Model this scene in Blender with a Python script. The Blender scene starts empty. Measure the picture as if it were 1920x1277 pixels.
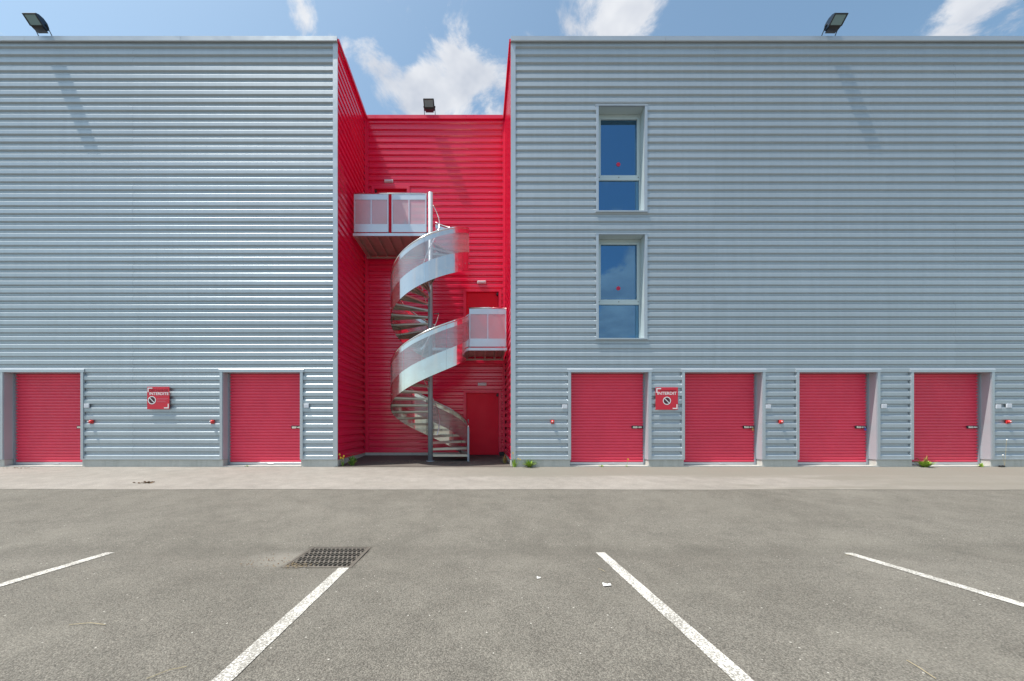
import bpy, bmesh, math, random
from mathutils import Vector, Matrix
random.seed(7)
scene = bpy.context.scene
COL = scene.collection
R = math.radians

# ------------------------------------------------------------------ camera
F = 640.0            # focal length in pixels of a 1920 px wide picture
VX, VY = 897.0, 795.0  # principal point of the photograph
CZ = 1.072
cam = bpy.data.cameras.new('camera')
cam.sensor_width = 36.0
cam.lens = F / 1920 * 36
cam.shift_x = (960 - VX) / 1920
cam.shift_y = (VY - 638.5) / 1920
cam.clip_start = 0.05
cam.clip_end = 2000
camo = bpy.data.objects.new('camera', cam)
COL.objects.link(camo)
camo.location = (0, 0, CZ)
camo.rotation_euler = (R(90), 0, 0)
scene.camera = camo
scene.cycles.max_bounces = 6
scene.cycles.diffuse_bounces = 3
scene.cycles.glossy_bounces = 3
scene.cycles.transparent_max_bounces = 10

# ------------------------------------------------------------------ light
SUNV = Vector((-0.387, -0.103, 1.0)).normalized()      # towards the sun
SUN_EL = math.asin(SUNV.z)
SUN_AZ = math.atan2(SUNV.x, SUNV.y)
sun = bpy.data.lights.new('sun', 'SUN')
sun.energy = 4.2
sun.angle = R(0.53)
sun.color = (1.0, 0.95, 0.87)
suno = bpy.data.objects.new('sun', sun)
COL.objects.link(suno)
suno.rotation_euler = (-SUNV).to_track_quat('-Z', 'Y').to_euler()

EXPOSURE = 0.60
scene.view_settings.view_transform = 'Standard'
scene.view_settings.look = 'None'
scene.view_settings.exposure = EXPOSURE
scene.view_settings.gamma = 1.0
scene.view_settings.use_curve_mapping = False

world = bpy.data.worlds.new('World')
scene.world = world
world.use_nodes = True
world.cycles.sampling_method = 'MANUAL'
world.cycles.sample_map_resolution = 512
wt = world.node_tree
wt.nodes.clear()


class NT:
    """small node-tree helper"""
    def __init__(self, tree):
        self.t = tree

    def n(self, kind, **props):
        nd = self.t.nodes.new(kind)
        for k, v in props.items():
            setattr(nd, k, v)
        return nd

    def link(self, a, b):
        self.t.links.new(a, b)

    def put(self, sock, v):
        if hasattr(v, 'links') and hasattr(v, 'is_output'):
            self.t.links.new(v, sock)
        else:
            sock.default_value = v

    def math(self, op, a, b=None, c=None, clamp=False):
        nd = self.n('ShaderNodeMath', operation=op, use_clamp=clamp)
        self.put(nd.inputs[0], a)
        if b is not None:
            self.put(nd.inputs[1], b)
        if c is not None:
            self.put(nd.inputs[2], c)
        return nd.outputs[0]

    def vmath(self, op, a, b=None):
        nd = self.n('ShaderNodeVectorMath', operation=op)
        self.put(nd.inputs[0], a)
        if b is not None:
            self.put(nd.inputs[1], b)
        return nd.outputs['Value'] if op in ('DOT_PRODUCT', 'LENGTH') else nd.outputs[0]

    def maprange(self, v, a, b, c=0.0, d=1.0, smooth=False):
        nd = self.n('ShaderNodeMapRange')
        if smooth:
            nd.interpolation_type = 'SMOOTHSTEP'
        self.put(nd.inputs[0], v)
        for i, x in enumerate((a, b, c, d)):
            self.put(nd.inputs[i + 1], x)
        return nd.outputs[0]

    def mix(self, fac, a, b):
        nd = self.n('ShaderNodeMix', data_type='RGBA')
        self.put(nd.inputs[0], fac)
        self.put(nd.inputs[6], a if not isinstance(a, tuple) else (*a[:3], 1))
        self.put(nd.inputs[7], b if not isinstance(b, tuple) else (*b[:3], 1))
        return nd.outputs[2]

    def noise(self, vec, scale, detail=4, rough=0.55, distortion=0.0, dims='3D'):
        nd = self.n('ShaderNodeTexNoise', noise_dimensions=dims)
        if vec is not None:
            self.link(vec, nd.inputs['Vector'])
        nd.inputs['Scale'].default_value = scale
        nd.inputs['Detail'].default_value = detail
        nd.inputs['Roughness'].default_value = rough
        nd.inputs['Distortion'].default_value = distortion
        return nd.outputs['Fac']


def pxdir(px, py):
    return Vector(((px - VX) / F, 1.0, (VY - py) / F)).normalized()


w = NT(wt)
sky = w.n('ShaderNodeTexSky', sky_type='NISHITA')
sky.sun_disc = False
sky.sun_elevation = SUN_EL
sky.sun_rotation = SUN_AZ
sky.altitude = 50
sky.air_density = 1.0
sky.dust_density = 1.6
sky.ozone_density = 1.2
tc = w.n('ShaderNodeTexCoord')
d = w.vmath('NORMALIZE', tc.outputs['Generated'])
sep = w.n('ShaderNodeSeparateXYZ')
w.link(d, sep.inputs[0])
dz = w.math('ADD', w.math('MAXIMUM', sep.outputs[2], 0.02), 0.12)
comb = w.n('ShaderNodeCombineXYZ')
w.link(w.math('DIVIDE', sep.outputs[0], dz), comb.inputs[0])
w.link(w.math('DIVIDE', sep.outputs[1], dz), comb.inputs[1])
plane = comb.outputs[0]
nz = w.math('MULTIPLY_ADD', w.noise(plane, 4.6, 7, 0.66, 0.5), 1.35, -.17)
nz2 = w.noise(plane, 0.55, 3, 0.5)
bias = w.math('MULTIPLY', w.math('SUBTRACT', nz2, 0.5), 0.55)
# cumulus where the photograph shows it, clear air between
for px, py, rad, amt in [(845, 150, 4.5, .26), (770, 195, 4.0, .22), (905, 180, 4.0, .18), (690, 130, 3.2, .24), (700, 100, 2.0, .08),
                         (1110, 25, 6.0, .11), (1190, 45, 3.5, .09), (1900, 25, 5.0, .13), (1760, 10, 3.0, .16), (555, 15, 2.2, .15),
                         (300, 30, 12, -.28), (600, 60, 3, .10), (960, 100, 3, .10), (620, 30, 6.0, -.14), (740, 110, 2.2, -.14), (880, 205, 2.0, -.10), (1480, 25, 10.0, -.28), (930, 60, 3.0, -.12), (100, 20, 6, -.2), (1190, 530, -5.0, .42), (1150, 610, -4.5, .30), (1150, 470, -3.0, -.12), (1160, 290, -8, -.22)]:
    dd = pxdir(px, py)
    if rad < 0:      # behind the camera, as the windows mirror it
        dd.y, rad = -dd.y, -rad
    dot = w.vmath('DOT_PRODUCT', d, tuple(dd))
    g = w.maprange(dot, math.cos(R(rad * 1.25)), math.cos(R(rad * 0.15)), 0, amt, smooth=True)
    bias = w.math('ADD', bias, g)
dens = w.maprange(w.math('ADD', nz, bias), 0.52, 0.76, 0, 1, smooth=True)
shade = w.noise(plane, 5.0, 4, 0.6)
ccol = w.mix(w.maprange(shade, .35, .7), (0.62, 0.66, 0.74), (0.95, 0.96, 0.98))
skyc = w.n('ShaderNodeVectorMath', operation='SCALE')
w.link(sky.outputs[0], skyc.inputs[0])
skyc.inputs[3].default_value = 0.142
tint = w.vmath('MULTIPLY', skyc.outputs[0], (.93, 1.03, .93))
cl = w.n('ShaderNodeVectorMath', operation='SCALE')
w.link(ccol, cl.inputs[0])
cl.inputs[3].default_value = 0.66
fin = w.mix(w.math('MULTIPLY', dens, .93), tint, cl.outputs[0])
bg = w.n('ShaderNodeBackground')
w.link(fin, bg.inputs[0])
bg.inputs[1].default_value = 1.0
wo = w.n('ShaderNodeOutputWorld')
w.link(bg.outputs[0], wo.inputs[0])

# ------------------------------------------------------------------ materials
MATS = {}


def mat(name, base, rough=0.5, metal=0.0, var=0.0, bump=0.0, bscale=30.0, spec=0.5, objvar=0.0, coat=0.0, alpha=1.0,
        vscale=1.5, streak=False, bdetail=4, bvec=None, rvar=.07):
    m = bpy.data.materials.new(name)
    m.use_nodes = True
    t = NT(m.node_tree)
    m.node_tree.nodes.clear()
    out = t.n('ShaderNodeOutputMaterial')
    b = t.n('ShaderNodeBsdfPrincipled')
    co = t.n('ShaderNodeTexCoord').outputs['Object']
    geo = t.n('ShaderNodeNewGeometry').outputs['Position']
    col = None
    if var > 0 or objvar > 0:
        v = 1.0
        if var > 0:
            vec = geo
            if streak:
                vec = t.vmath('MULTIPLY', geo, (6.0, 6.0, 0.35))
            n1 = t.noise(vec, vscale, 3, 0.6)
            v = t.maprange(n1, .25, .75, 1 - var, 1 + var)
        if objvar > 0:
            oi = t.n('ShaderNodeObjectInfo').outputs['Random']
            v = t.math('MULTIPLY', v, t.maprange(oi, 0, 1, 1 - objvar, 1 + objvar))
        sc = t.n('ShaderNodeVectorMath', operation='SCALE')
        sc.inputs[0].default_value = base
        t.put(sc.inputs[3], v)
        t.link(sc.outputs[0], b.inputs['Base Color'])
        rr = t.noise(geo, vscale * 2.3, 2, .6)
        t.link(t.maprange(rr, .3, .7, max(rough - rvar, .02), min(rough + rvar, 1)), b.inputs['Roughness'])
    else:
        b.inputs['Base Color'].default_value = (*base, 1)
        b.inputs['Roughness'].default_value = rough
    b.inputs['Metallic'].default_value = metal
    b.inputs['Specular IOR Level'].default_value = spec
    b.inputs['Coat Weight'].default_value = coat
    if bump > 0:
        bn = t.n('ShaderNodeBump')
        bn.inputs['Strength'].default_value = 1.0
        bn.inputs['Distance'].default_value = bump
        t.link(t.noise(geo if bvec is None else t.vmath('MULTIPLY', geo, bvec), bscale, bdetail, .55), bn.inputs['Height'])
        t.link(bn.outputs[0], b.inputs['Normal'])
    if alpha < 1.0:
        tr = t.n('ShaderNodeBsdfTransparent')
        mx = t.n('ShaderNodeMixShader')
        mx.inputs[0].default_value = alpha
        t.link(tr.outputs[0], mx.inputs[1])
        t.link(b.outputs[0], mx.inputs[2])
        t.link(mx.outputs[0], out.inputs[0])
    else:
        t.link(b.outputs[0], out.inputs[0])
    MATS[name] = m
    return m


mat('grey_sheet', (.435, .483, .522), .47, .50, var=.045, objvar=.03, streak=True, rvar=.0)
mat('grey_trim', (.46, .50, .54), .38, .45, var=.04)
mat('grey_reveal', (.42, .44, .48), .45, .1, var=.05)
mat('red_sheet', (.76, .008, .066), .22, .0, var=.04, objvar=.02, spec=.8, rvar=.02)
mat('red_trim', (.76, .010, .068), .34, .0, var=.04)
mat('red_door', (.70, .003, .030), .5, .0, var=.05, spec=.25)
mat('red_curtain', (.80, .058, .115), .40, .0, var=.07, objvar=.05, bump=.0015, bscale=2.5, bdetail=1)
mat('bar_metal', (.55, .56, .60), .4, .6, var=.08)
mat('dark_gap', (.03, .03, .035), .7)
mat('steel', (.66, .66, .65), .20, .95, var=.05, bump=.0003, bscale=60)
mat('steel_skin', (.70, .655, .62), .18, .95, var=.04, bump=.010, bscale=1.0, objvar=.03, bdetail=1, bvec=(7, 7, .25))
mat('perforated_steel', (.64, .62, .63), .34, .8, var=.03, alpha=.33, bump=.010, bscale=1.0, bdetail=1, bvec=(7, 7, .25))
mat('panel_steel', (.60, .63, .68), .38, .6, var=.03)
mat('panel_perforated', (.70, .67, .71), .45, .5, var=.03, alpha=.38)
mat('galvanised', (.27, .305, .35), .5, .15, var=.07, vscale=9)
mat('tread_metal', (.50, .47, .42), .38, .7, var=.08, vscale=6)
mat('deck_metal', (.48, .36, .34), .45, .4, var=.12, vscale=5)
mat('handrail_steel', (.80, .79, .77), .16, 1.0)
mat('black_plastic', (.015, .016, .02), .4)
mat('lamp_body', (.02, .035, .06), .38, .2)
mat('lamp_glass', (.20, .31, .34), .08, .3, spec=.8)
mat('white_plastic', (.72, .73, .74), .35)
mat('off_white', (.62, .64, .70), .5)
mat('sign_red', (.62, .02, .045), .38, var=.03)
mat('sign_white', (.82, .80, .80), .45)
mat('sign_dark', (.24, .004, .018), .45)
mat('sign_black', (.07, .012, .022), .45)
mat('sign_pink', (.66, .13, .18), .45)
mat('beacon_red', (.65, .03, .03), .25, coat=.4)
mat('window_frame', (.50, .58, .60), .4, .15, var=.03)
mat('sticker_red', (.55, .005, .06), .5)
mat('interior', (.05, .06, .08), .9)
mat('cast_iron', (.15, .135, .115), .6, .3, var=.2, vscale=12, bump=.001, bscale=60)
mat('pit', (.008, .008, .008), .95)
mat('brass', (.55, .33, .10), .35, .9)
mat('padlock_blue', (.05, .08, .4), .4)
mat('leaf_green', (.26, .40, .055), .55, var=.35, vscale=14, objvar=.1)
mat('leaf_dark', (.11, .21, .04), .55, var=.3, vscale=14)
mat('leaf_dry', (.34, .20, .06), .7, var=.3, vscale=20)
mat('straw', (.40, .33, .20), .7, var=.2, vscale=20)
mat('flower_yellow', (.80, .50, .03), .6)
mat('flower_red', (.45, .10, .05), .6)
mat('dead_leaf', (.13, .075, .035), .8, var=.4, vscale=25)
mat('silt', (.20, .155, .095), .9, var=.4, vscale=30)
mat('paper_white', (.80, .80, .78), .7)
mat('roof_felt', (.12, .12, .12), .9)


def glass_mat(name, tint, fr_lo, fr_hi):
    m = bpy.data.materials.new(name)
    m.use_nodes = True
    m.node_tree.nodes.clear()
    t = NT(m.node_tree)
    out = t.n('ShaderNodeOutputMaterial')
    tr = t.n('ShaderNodeBsdfTransparent')
    tr.inputs[0].default_value = (*tint, 1)
    gl = t.n('ShaderNodeBsdfGlossy')
    gl.inputs['Roughness'].default_value = .015
    gl.inputs['Color'].default_value = (.30, .60, .90, 1)
    lw = t.n('ShaderNodeLayerWeight')
    lw.inputs[0].default_value = .5
    geo = t.n('ShaderNodeNewGeometry').outputs['Position']
    bn = t.n('ShaderNodeBump')
    bn.inputs['Distance'].default_value = .0012
    t.link(t.noise(geo, 1.2, 2), bn.inputs['Height'])
    t.link(bn.outputs[0], gl.inputs['Normal'])
    mx = t.n('ShaderNodeMixShader')
    t.link(t.maprange(lw.outputs['Fresnel'], 0, .6, fr_lo, fr_hi), mx.inputs[0])
    t.link(tr.outputs[0], mx.inputs[1])
    t.link(gl.outputs[0], mx.inputs[2])
    t.link(mx.outputs[0], out.inputs[0])
    MATS[name] = m


glass_mat('window_glass', (.25, .38, .5), .26, .6)


GXC = -1.375


def asphalt(name, c1, c2, stones, kind='asphalt'):
    m = bpy.data.materials.new(name)
    m.use_nodes = True
    m.node_tree.nodes.clear()
    t = NT(m.node_tree)
    out = t.n('ShaderNodeOutputMaterial')
    b = t.n('ShaderNodeBsdfPrincipled')
    P = t.n('ShaderNodeNewGeometry').outputs['Position']
    big = t.noise(P, .55, 5, .6)
    mid = t.noise(P, 3.5, 6, .65)
    fine = t.noise(P, 95, 3, .78)
    vor = t.n('ShaderNodeTexVoronoi', feature='F1')
    t.link(P, vor.inputs['Vector'])
    vor.inputs['Scale'].default_value = 150 if kind == 'asphalt' else 120
    sepc = t.n('ShaderNodeSeparateColor')
    t.link(vor.outputs['Color'], sepc.inputs[0])
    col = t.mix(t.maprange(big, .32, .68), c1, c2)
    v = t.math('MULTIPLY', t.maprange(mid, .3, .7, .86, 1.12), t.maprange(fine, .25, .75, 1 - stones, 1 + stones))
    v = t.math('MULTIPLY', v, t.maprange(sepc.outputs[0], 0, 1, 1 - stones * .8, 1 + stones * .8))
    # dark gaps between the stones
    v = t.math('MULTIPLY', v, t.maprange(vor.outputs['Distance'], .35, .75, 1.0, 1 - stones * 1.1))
    # scattered pale chippings
    v2 = t.n('ShaderNodeTexVoronoi', feature='F1')
    t.link(P, v2.inputs['Vector'])
    v2.inputs['Scale'].default_value = 21
    chip = t.maprange(v2.outputs['Distance'], .09, .12, 1, 0)
    s2 = t.n('ShaderNodeSeparateColor')
    t.link(v2.outputs['Color'], s2.inputs[0])
    chip = t.math('MULTIPLY', chip, t.maprange(s2.outputs[1], .86, .88))
    sc = t.n('ShaderNodeVectorMath', operation='SCALE')
    t.link(col, sc.inputs[0])
    t.link(v, sc.inputs[3])
    colf = t.mix(t.math('MULTIPLY', chip, .8), sc.outputs[0], (.55, .53, .48))
    if kind == 'asphalt':
        # damp/dirty bands along the gutter line and worn wheel areas
        sp = t.n('ShaderNodeSeparateXYZ')
        t.link(P, sp.inputs[0])
        wob = t.math('ADD', sp.outputs[1], t.math('MULTIPLY', t.math('SUBTRACT', mid, .5), .35))
        gut = t.math('MULTIPLY', t.maprange(wob, 3.05, 3.3, 0, 1, smooth=True), t.maprange(wob, 3.34, 3.62, 1, 0, smooth=True))
        colf = t.mix(t.math('MULTIPLY', gut, .20), colf, (.07, .065, .055))
        worn = t.maprange(t.noise(P, .9, 4, .6), .52, .70)
        colf = t.mix(t.math('MULTIPLY', worn, .20), colf, (.235, .222, .19))
        # pale mortar patch left of the drain, old oil drips in the bays
        dd_ = t.vmath('LENGTH', t.vmath('MULTIPLY', t.vmath('SUBTRACT', P, (GXC - .42, 3.12, -.16)), (1.0, 1.6, 0)))
        pat = t.maprange(t.math('ADD', dd_, t.math('MULTIPLY', t.math('SUBTRACT', mid, .5), .5)), .12, .42, 1, 0, smooth=True)
        colf = t.mix(t.math('MULTIPLY', pat, .45), colf, (.27, .255, .225))
        box_ = t.n('ShaderNodeSeparateXYZ')
        t.link(t.vmath('ABSOLUTE', t.vmath('SUBTRACT', P, (GXC, 3.16, 0))), box_.inputs[0])
        rim = t.math('MAXIMUM', t.math('SUBTRACT', box_.outputs[0], .29), t.math('SUBTRACT', box_.outputs[1], .26))
        rim = t.maprange(t.math('ADD', rim, t.math('MULTIPLY', t.math('SUBTRACT', t.noise(P, 22, 4, .7), .5), .10)), .0, .035, 1, 0)
        colf = t.mix(t.math('MULTIPLY', rim, .75), colf, (.062, .055, .045))
        oil = t.math('MULTIPLY', t.maprange(t.noise(P, 1.7, 4, .65), .60, .72), t.maprange(t.noise(P, .35, 2, .5), .45, .6))
        colf = t.mix(t.math('MULTIPLY', oil, .30), colf, (.075, .07, .062))
    if kind == 'apron':
        st = t.vmath('MULTIPLY', P, (.28, 1.3, 1))
        patch = t.maprange(t.noise(st, 1.1, 6, .62), .48, .62)
        sp = t.n('ShaderNodeSeparateXYZ')
        t.link(P, sp.inputs[0])
        wob = t.math('ADD', sp.outputs[1], t.math('MULTIPLY', t.math('SUBTRACT', t.noise(st, 1.6, 5, .6), .5), 1.1))
        near = t.math('MULTIPLY', t.maprange(wob, 6.95, 7.45, 0, 1, smooth=True), t.maprange(sp.outputs[0], -2.5, 1.5, .12, .9, smooth=True))
        far = t.math('MULTIPLY', t.maprange(t.math('ADD', sp.outputs[0], t.math('MULTIPLY', patch, 3.0)), 5.0, 9.0, 0, .95, smooth=True), t.maprange(patch, 0, 1, .75, 1))
        colf = t.mix(t.math('MAXIMUM', t.math('MAXIMUM', near, far), t.math('MULTIPLY', patch, .12)), colf, (.190, .176, .150))
    t.link(colf, b.inputs['Base Color'])
    b.inputs['Roughness'].default_value = .88
    b.inputs['Specular IOR Level'].default_value = .25
    bn = t.n('ShaderNodeBump')
    bn.inputs['Distance'].default_value = .004 if kind == 'asphalt' else .002
    bn.inputs['Strength'].default_value = .8
    h = t.math('ADD', t.math('MULTIPLY', vor.outputs['Distance'], -1.0), t.math('MULTIPLY', fine, .6))
    t.link(h, bn.inputs['Height'])
    t.link(bn.outputs[0], b.inputs['Normal'])
    t.link(b.outputs[0], out.inputs[0])
    MATS[name] = m


asphalt('asphalt', (.163, .152, .131), (.196, .184, .160), .35)
asphalt('apron', (.258, .238, .214), (.300, .278, .254), .14, 'apron')
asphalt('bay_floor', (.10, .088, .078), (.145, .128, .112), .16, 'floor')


def paint_mat():
    m = bpy.data.materials.new('line_paint')
    m.use_nodes = True
    m.node_tree.nodes.clear()
    t = NT(m.node_tree)
    out = t.n('ShaderNodeOutputMaterial')
    b = t.n('ShaderNodeBsdfPrincipled')
    P = t.n('ShaderNodeNewGeometry').outputs['Position']
    f = t.noise(P, 95, 3, .75)
    g = t.noise(P, 5, 4, .6)
    thr = t.math('ADD', f, t.math('MULTIPLY', t.math('SUBTRACT', g, .5), .35))
    worn = t.math('MULTIPLY', t.maprange(thr, .535, .46), .85)
    col = t.mix(worn, (.62, .605, .565), (.17, .16, .14))
    t.link(col, b.inputs['Base Color'])
    b.inputs['Roughness'].default_value = .8
    bn = t.n('ShaderNodeBump')
    bn.inputs['Distance'].default_value = .004
    t.link(f, bn.inputs['Height'])
    t.link(bn.outputs[0], b.inputs['Normal'])
    t.link(b.outputs[0], out.inputs[0])
    MATS['line_paint'] = m


paint_mat()


def concrete_mat():
    m = bpy.data.materials.new('concrete')
    m.use_nodes = True
    m.node_tree.nodes.clear()
    t = NT(m.node_tree)
    out = t.n('ShaderNodeOutputMaterial')
    b = t.n('ShaderNodeBsdfPrincipled')
    P = t.n('ShaderNodeNewGeometry').outputs['Position']
    n1 = t.noise(P, 2.2, 6, .65)
    n2 = t.noise(t.vmath('MULTIPLY', P, (9, 9, 1.2)), 1.0, 4, .6)
    col = t.mix(t.maprange(n1, .3, .7), (.46, .46, .43), (.57, .565, .53))
    col = t.mix(t.math('MULTIPLY', t.maprange(n2, .5, .7), .35), col, (.33, .34, .30))
    t.link(col, b.inputs['Base Color'])
    b.inputs['Roughness'].default_value = .85
    bn = t.n('ShaderNodeBump')
    bn.inputs['Distance'].default_value = .003
    t.link(t.noise(P, 30, 5, .6), bn.inputs['Height'])
    t.link(bn.outputs[0], b.inputs['Normal'])
    t.link(b.outputs[0], out.inputs[0])
    MATS['concrete'] = m


concrete_mat()


# ------------------------------------------------------------------ mesh helpers
class MB:
    def __init__(self):
        self.v = []
        self.f = []

    def add(self, vs, fs):
        o = len(self.v)
        self.v += [tuple(p) for p in vs]
        self.f += [tuple(i + o for i in f) for f in fs]
        return self

    def box(self, x0, x1, y0, y1, z0, z1):
        vs = [(x, y, z) for z in (z0, z1) for y in (y0, y1) for x in (x0, x1)]
        return self.add(vs, [(0, 2, 3, 1), (4, 5, 7, 6), (0, 1, 5, 4), (2, 6, 7, 3), (0, 4, 6, 2), (1, 3, 7, 5)])

    def bbox(self, x0, x1, y0, y1, z0, z1, b=.004):
        """box with chamfered edges"""
        bm = bmesh.new()
        bmesh.ops.create_cube(bm, size=1)
        bmesh.ops.scale(bm, vec=(x1 - x0, y1 - y0, z1 - z0), verts=bm.verts)
        bmesh.ops.translate(bm, vec=((x0 + x1) / 2, (y0 + y1) / 2, (z0 + z1) / 2), verts=bm.verts)
        bmesh.ops.bevel(bm, geom=bm.edges[:], offset=b, segments=1, affect='EDGES')
        bm.verts.index_update()
        self.add([v.co for v in bm.verts], [[v.index for v in f.verts] for f in bm.faces])
        bm.free()
        return self

    def prism_x(self, prof, x0, x1):
        """profile [(y,z)...] extruded along x"""
        n = len(prof)
        vs = [(x0, y, z) for y, z in prof] + [(x1, y, z) for y, z in prof]
        fs = [tuple(range(n - 1, -1, -1)), tuple(range(n, 2 * n))]
        fs += [(i, (i + 1) % n, n + (i + 1) % n, n + i) for i in range(n)]
        fs = [tuple(reversed(f)) for f in fs]
        return self.add(vs, fs)

    def prism_z(self, poly, z0, z1):
        n = len(poly)
        vs = [(x, y, z0) for x, y in poly] + [(x, y, z1) for x, y in poly]
        fs = [tuple(range(n - 1, -1, -1)), tuple(range(n, 2 * n))]
        fs += [(i, (i + 1) % n, n + (i + 1) % n, n + i) for i in range(n)]
        return self.add(vs, fs)

    def tube(self, pts, r, seg=8, caps=True):
        pts = [Vector(p) for p in pts]
        rings = []
        for i, p in enumerate(pts):
            t = (pts[min(i + 1, len(pts) - 1)] - pts[max(i - 1, 0)]).normalized()
            a = t.cross(Vector((0, 0, 1)))
            if a.length < .05:
                a = t.cross(Vector((0, 1, 0)))
            a.normalize()
            b = a.cross(t).normalized()
            rr = r[i] if isinstance(r, (list, tuple)) else r
            rings.append([p + (a * math.cos(2 * math.pi * k / seg) + b * math.sin(2 * math.pi * k / seg)) * rr for k in range(seg)])
        vs = [v for ring in rings for v in ring]
        fs = []
        for i in range(len(rings) - 1):
            for k in range(seg):
                fs.append((i * seg + k, i * seg + (k + 1) % seg, (i + 1) * seg + (k + 1) % seg, (i + 1) * seg + k))
        if caps:
            fs.append(tuple(range(seg - 1, -1, -1)))
            fs.append(tuple((len(rings) - 1) * seg + k for k in range(seg)))
        return self.add(vs, fs)

    def mesh(self, name, material, smooth=False):
        me = bpy.data.meshes.new(name)
        me.from_pydata(self.v, [], self.f)
        me.materials.append(MATS[material])
        if smooth:
            me.polygons.foreach_set('use_smooth', [True] * len(me.polygons))
        me.update()
        return me

    def build(self, name, material, parent=None, smooth=False):
        o = bpy.data.objects.new(name, self.mesh(name, material, smooth))
        COL.objects.link(o)
        if parent is not None:
            o.parent = parent
        return o


def tag(o, label=None, cat=None, group=None, kind=None):
    if label:
        o['label'] = label
    if cat:
        o['category'] = cat
    if group:
        o['group'] = group
    if kind:
        o['kind'] = kind
    return o


def empty(name, loc=(0, 0, 0), parent=None):
    o = bpy.data.objects.new(name, None)
    o.empty_display_size = .2
    o.location = loc
    COL.objects.link(o)
    if parent is not None:
        o.parent = parent
    return o


def link_mesh(name, me, parent=None, loc=(0, 0, 0), rot=(0, 0, 0)):
    o = bpy.data.objects.new(name, me)
    o.location = loc
    o.rotation_euler = rot
    COL.objects.link(o)
    if parent is not None:
        o.parent = parent
    return o


def fix_normals(o):
    bm = bmesh.new()
    bm.from_mesh(o.data)
    bmesh.ops.recalc_face_normals(bm, faces=bm.faces)
    bm.to_mesh(o.data)
    bm.free()


# ------------------------------------------------------------------ measures of the place
K0 = 75.2
Y0 = F / K0            # front face of the grey blocks
Y1 = F / 60.0          # back wall of the red recess
XL, XR = -3.52, 0.82   # side walls of the recess
ZCL = 0.194            # underside of the cladding
ZTOP = 10.58           # top of the cladding
ZCOP = 10.685
XMIN, XMAX = -19.0, 20.0


def fx(px):
    return (px - VX) / K0


def fz(py):
    return CZ + (VY - py) / K0


def zg(y):
    if y < -3:
        return .195
    if y < 3.3:
        return .0214 - .058 * y
    if y < Y0:
        return -.17 + .17 * (y - 3.3) / (Y0 - 3.3)
    return 0.0


def zbay(y):
    return .089 * max(0, min(1, (y - Y0) / (Y1 - Y0)))


# ------------------------------------------------------------------ ground
GX0, GX1, GY0, GY1 = -1.665, -1.085, 2.90, 3.42   # drain opening
ground = MB()
xb = [-400, -40, GX0, GX1, 40, 400]
yb = [-400, -40, -3, 0, 2, GY0, 3.3, GY1, 6, Y0, 40, 400]
for i in range(len(xb) - 1):
    for j in range(len(yb) - 1):
        if xb[i] == GX0 and GY0 <= yb[j] < GY1:
            continue
        q = [(xb[i], yb[j]), (xb[i + 1], yb[j]), (xb[i + 1], yb[j + 1]), (xb[i], yb[j + 1])]
        ground.add([(x, y, zg(y)) for x, y in q], [(0, 1, 2, 3)])
tag(ground.build('asphalt_ground', 'asphalt'), kind='structure')

ap = MB()
N = 160
front = []
for i in range(N + 1):
    x = XMIN + (XMAX - XMIN) * i / N
    y = 6.0 + .018 * math.sin(x * 1.3) + random.uniform(-.010, .010) - .008 * x * .3
    front.append((x, y))
vs, fs = [], []
for x, y in front:
    vs += [(x, y, zg(y) + .004), (x, Y0 + .02, zg(Y0) + .004)]
for i in range(N):
    fs.append((2 * i, 2 * i + 2, 2 * i + 3, 2 * i + 1))
ap.add(vs, fs)
tag(ap.build('apron_strip', 'apron'), kind='structure')

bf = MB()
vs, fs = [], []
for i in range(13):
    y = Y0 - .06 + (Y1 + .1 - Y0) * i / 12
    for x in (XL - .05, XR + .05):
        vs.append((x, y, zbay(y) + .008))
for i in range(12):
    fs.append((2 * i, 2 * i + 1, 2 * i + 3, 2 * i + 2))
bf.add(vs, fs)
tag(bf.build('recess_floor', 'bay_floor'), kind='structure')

# painted lines
for xc, ya, lab in [(-3.545, 3.29, 'white painted parking line at the far left edge of the picture'),
                    (-1.135, 2.885, 'white painted parking line running up to the drain grate'),
                    (1.175, 3.29, 'thick white parking line right of centre next to the paper scrap'),
                    (3.545, 3.28, 'white painted parking line at the far right of the car park')]:
    m = MB()
    vs, fs = [], []
    n = 60
    for i in range(n + 1):
        y = -1.8 + (ya + 1.8) * i / n
        j1, j2 = random.uniform(-.0025, .0025), random.uniform(-.0025, .0025)
        hw = .045
        vs += [(xc - hw + j1, y, zg(y) + .004), (xc + hw + j2, y, zg(y) + .004)]
    for i in range(n):
        fs.append((2 * i, 2 * i + 1, 2 * i + 3, 2 * i + 2))
    m.add(vs, fs)
    tag(m.build('parking_line', 'line_paint'), lab, 'parking line', 'painted parking lines')

# ------------------------------------------------------------------ building
bld = empty('warehouse_building', (0, Y0, 0))
tag(bld, 'ribbed grey metal warehouse with a recessed red centre and red roller doors', 'building')
bld_inv = Matrix.Translation((0, -Y0, 0))


def part(mb, name, material, parent=bld, smooth=False):
    """mesh given in world coordinates, parented to an unrotated thing"""
    o = mb.build(name, material, None, smooth)
    p = parent
    off = Vector((0, 0, 0))
    while p is not None:
        off += p.location
        p = p.parent
    o.data.transform(Matrix.Translation(-off))
    o.parent = parent
    return o


PITCH = .198
RIB = [(0.0, 0.0), (.084, 0.0), (.134, .038), (.173, .038), (.198, 0.0)]


def rib_depth(z):
    q = (z - ZCL) % PITCH
    for (a, da), (b, db) in zip(RIB, RIB[1:]):
        if a <= q <= b + 1e-9:
            return da + (db - da) * (q - a) / (b - a)
    return 0.0


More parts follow.
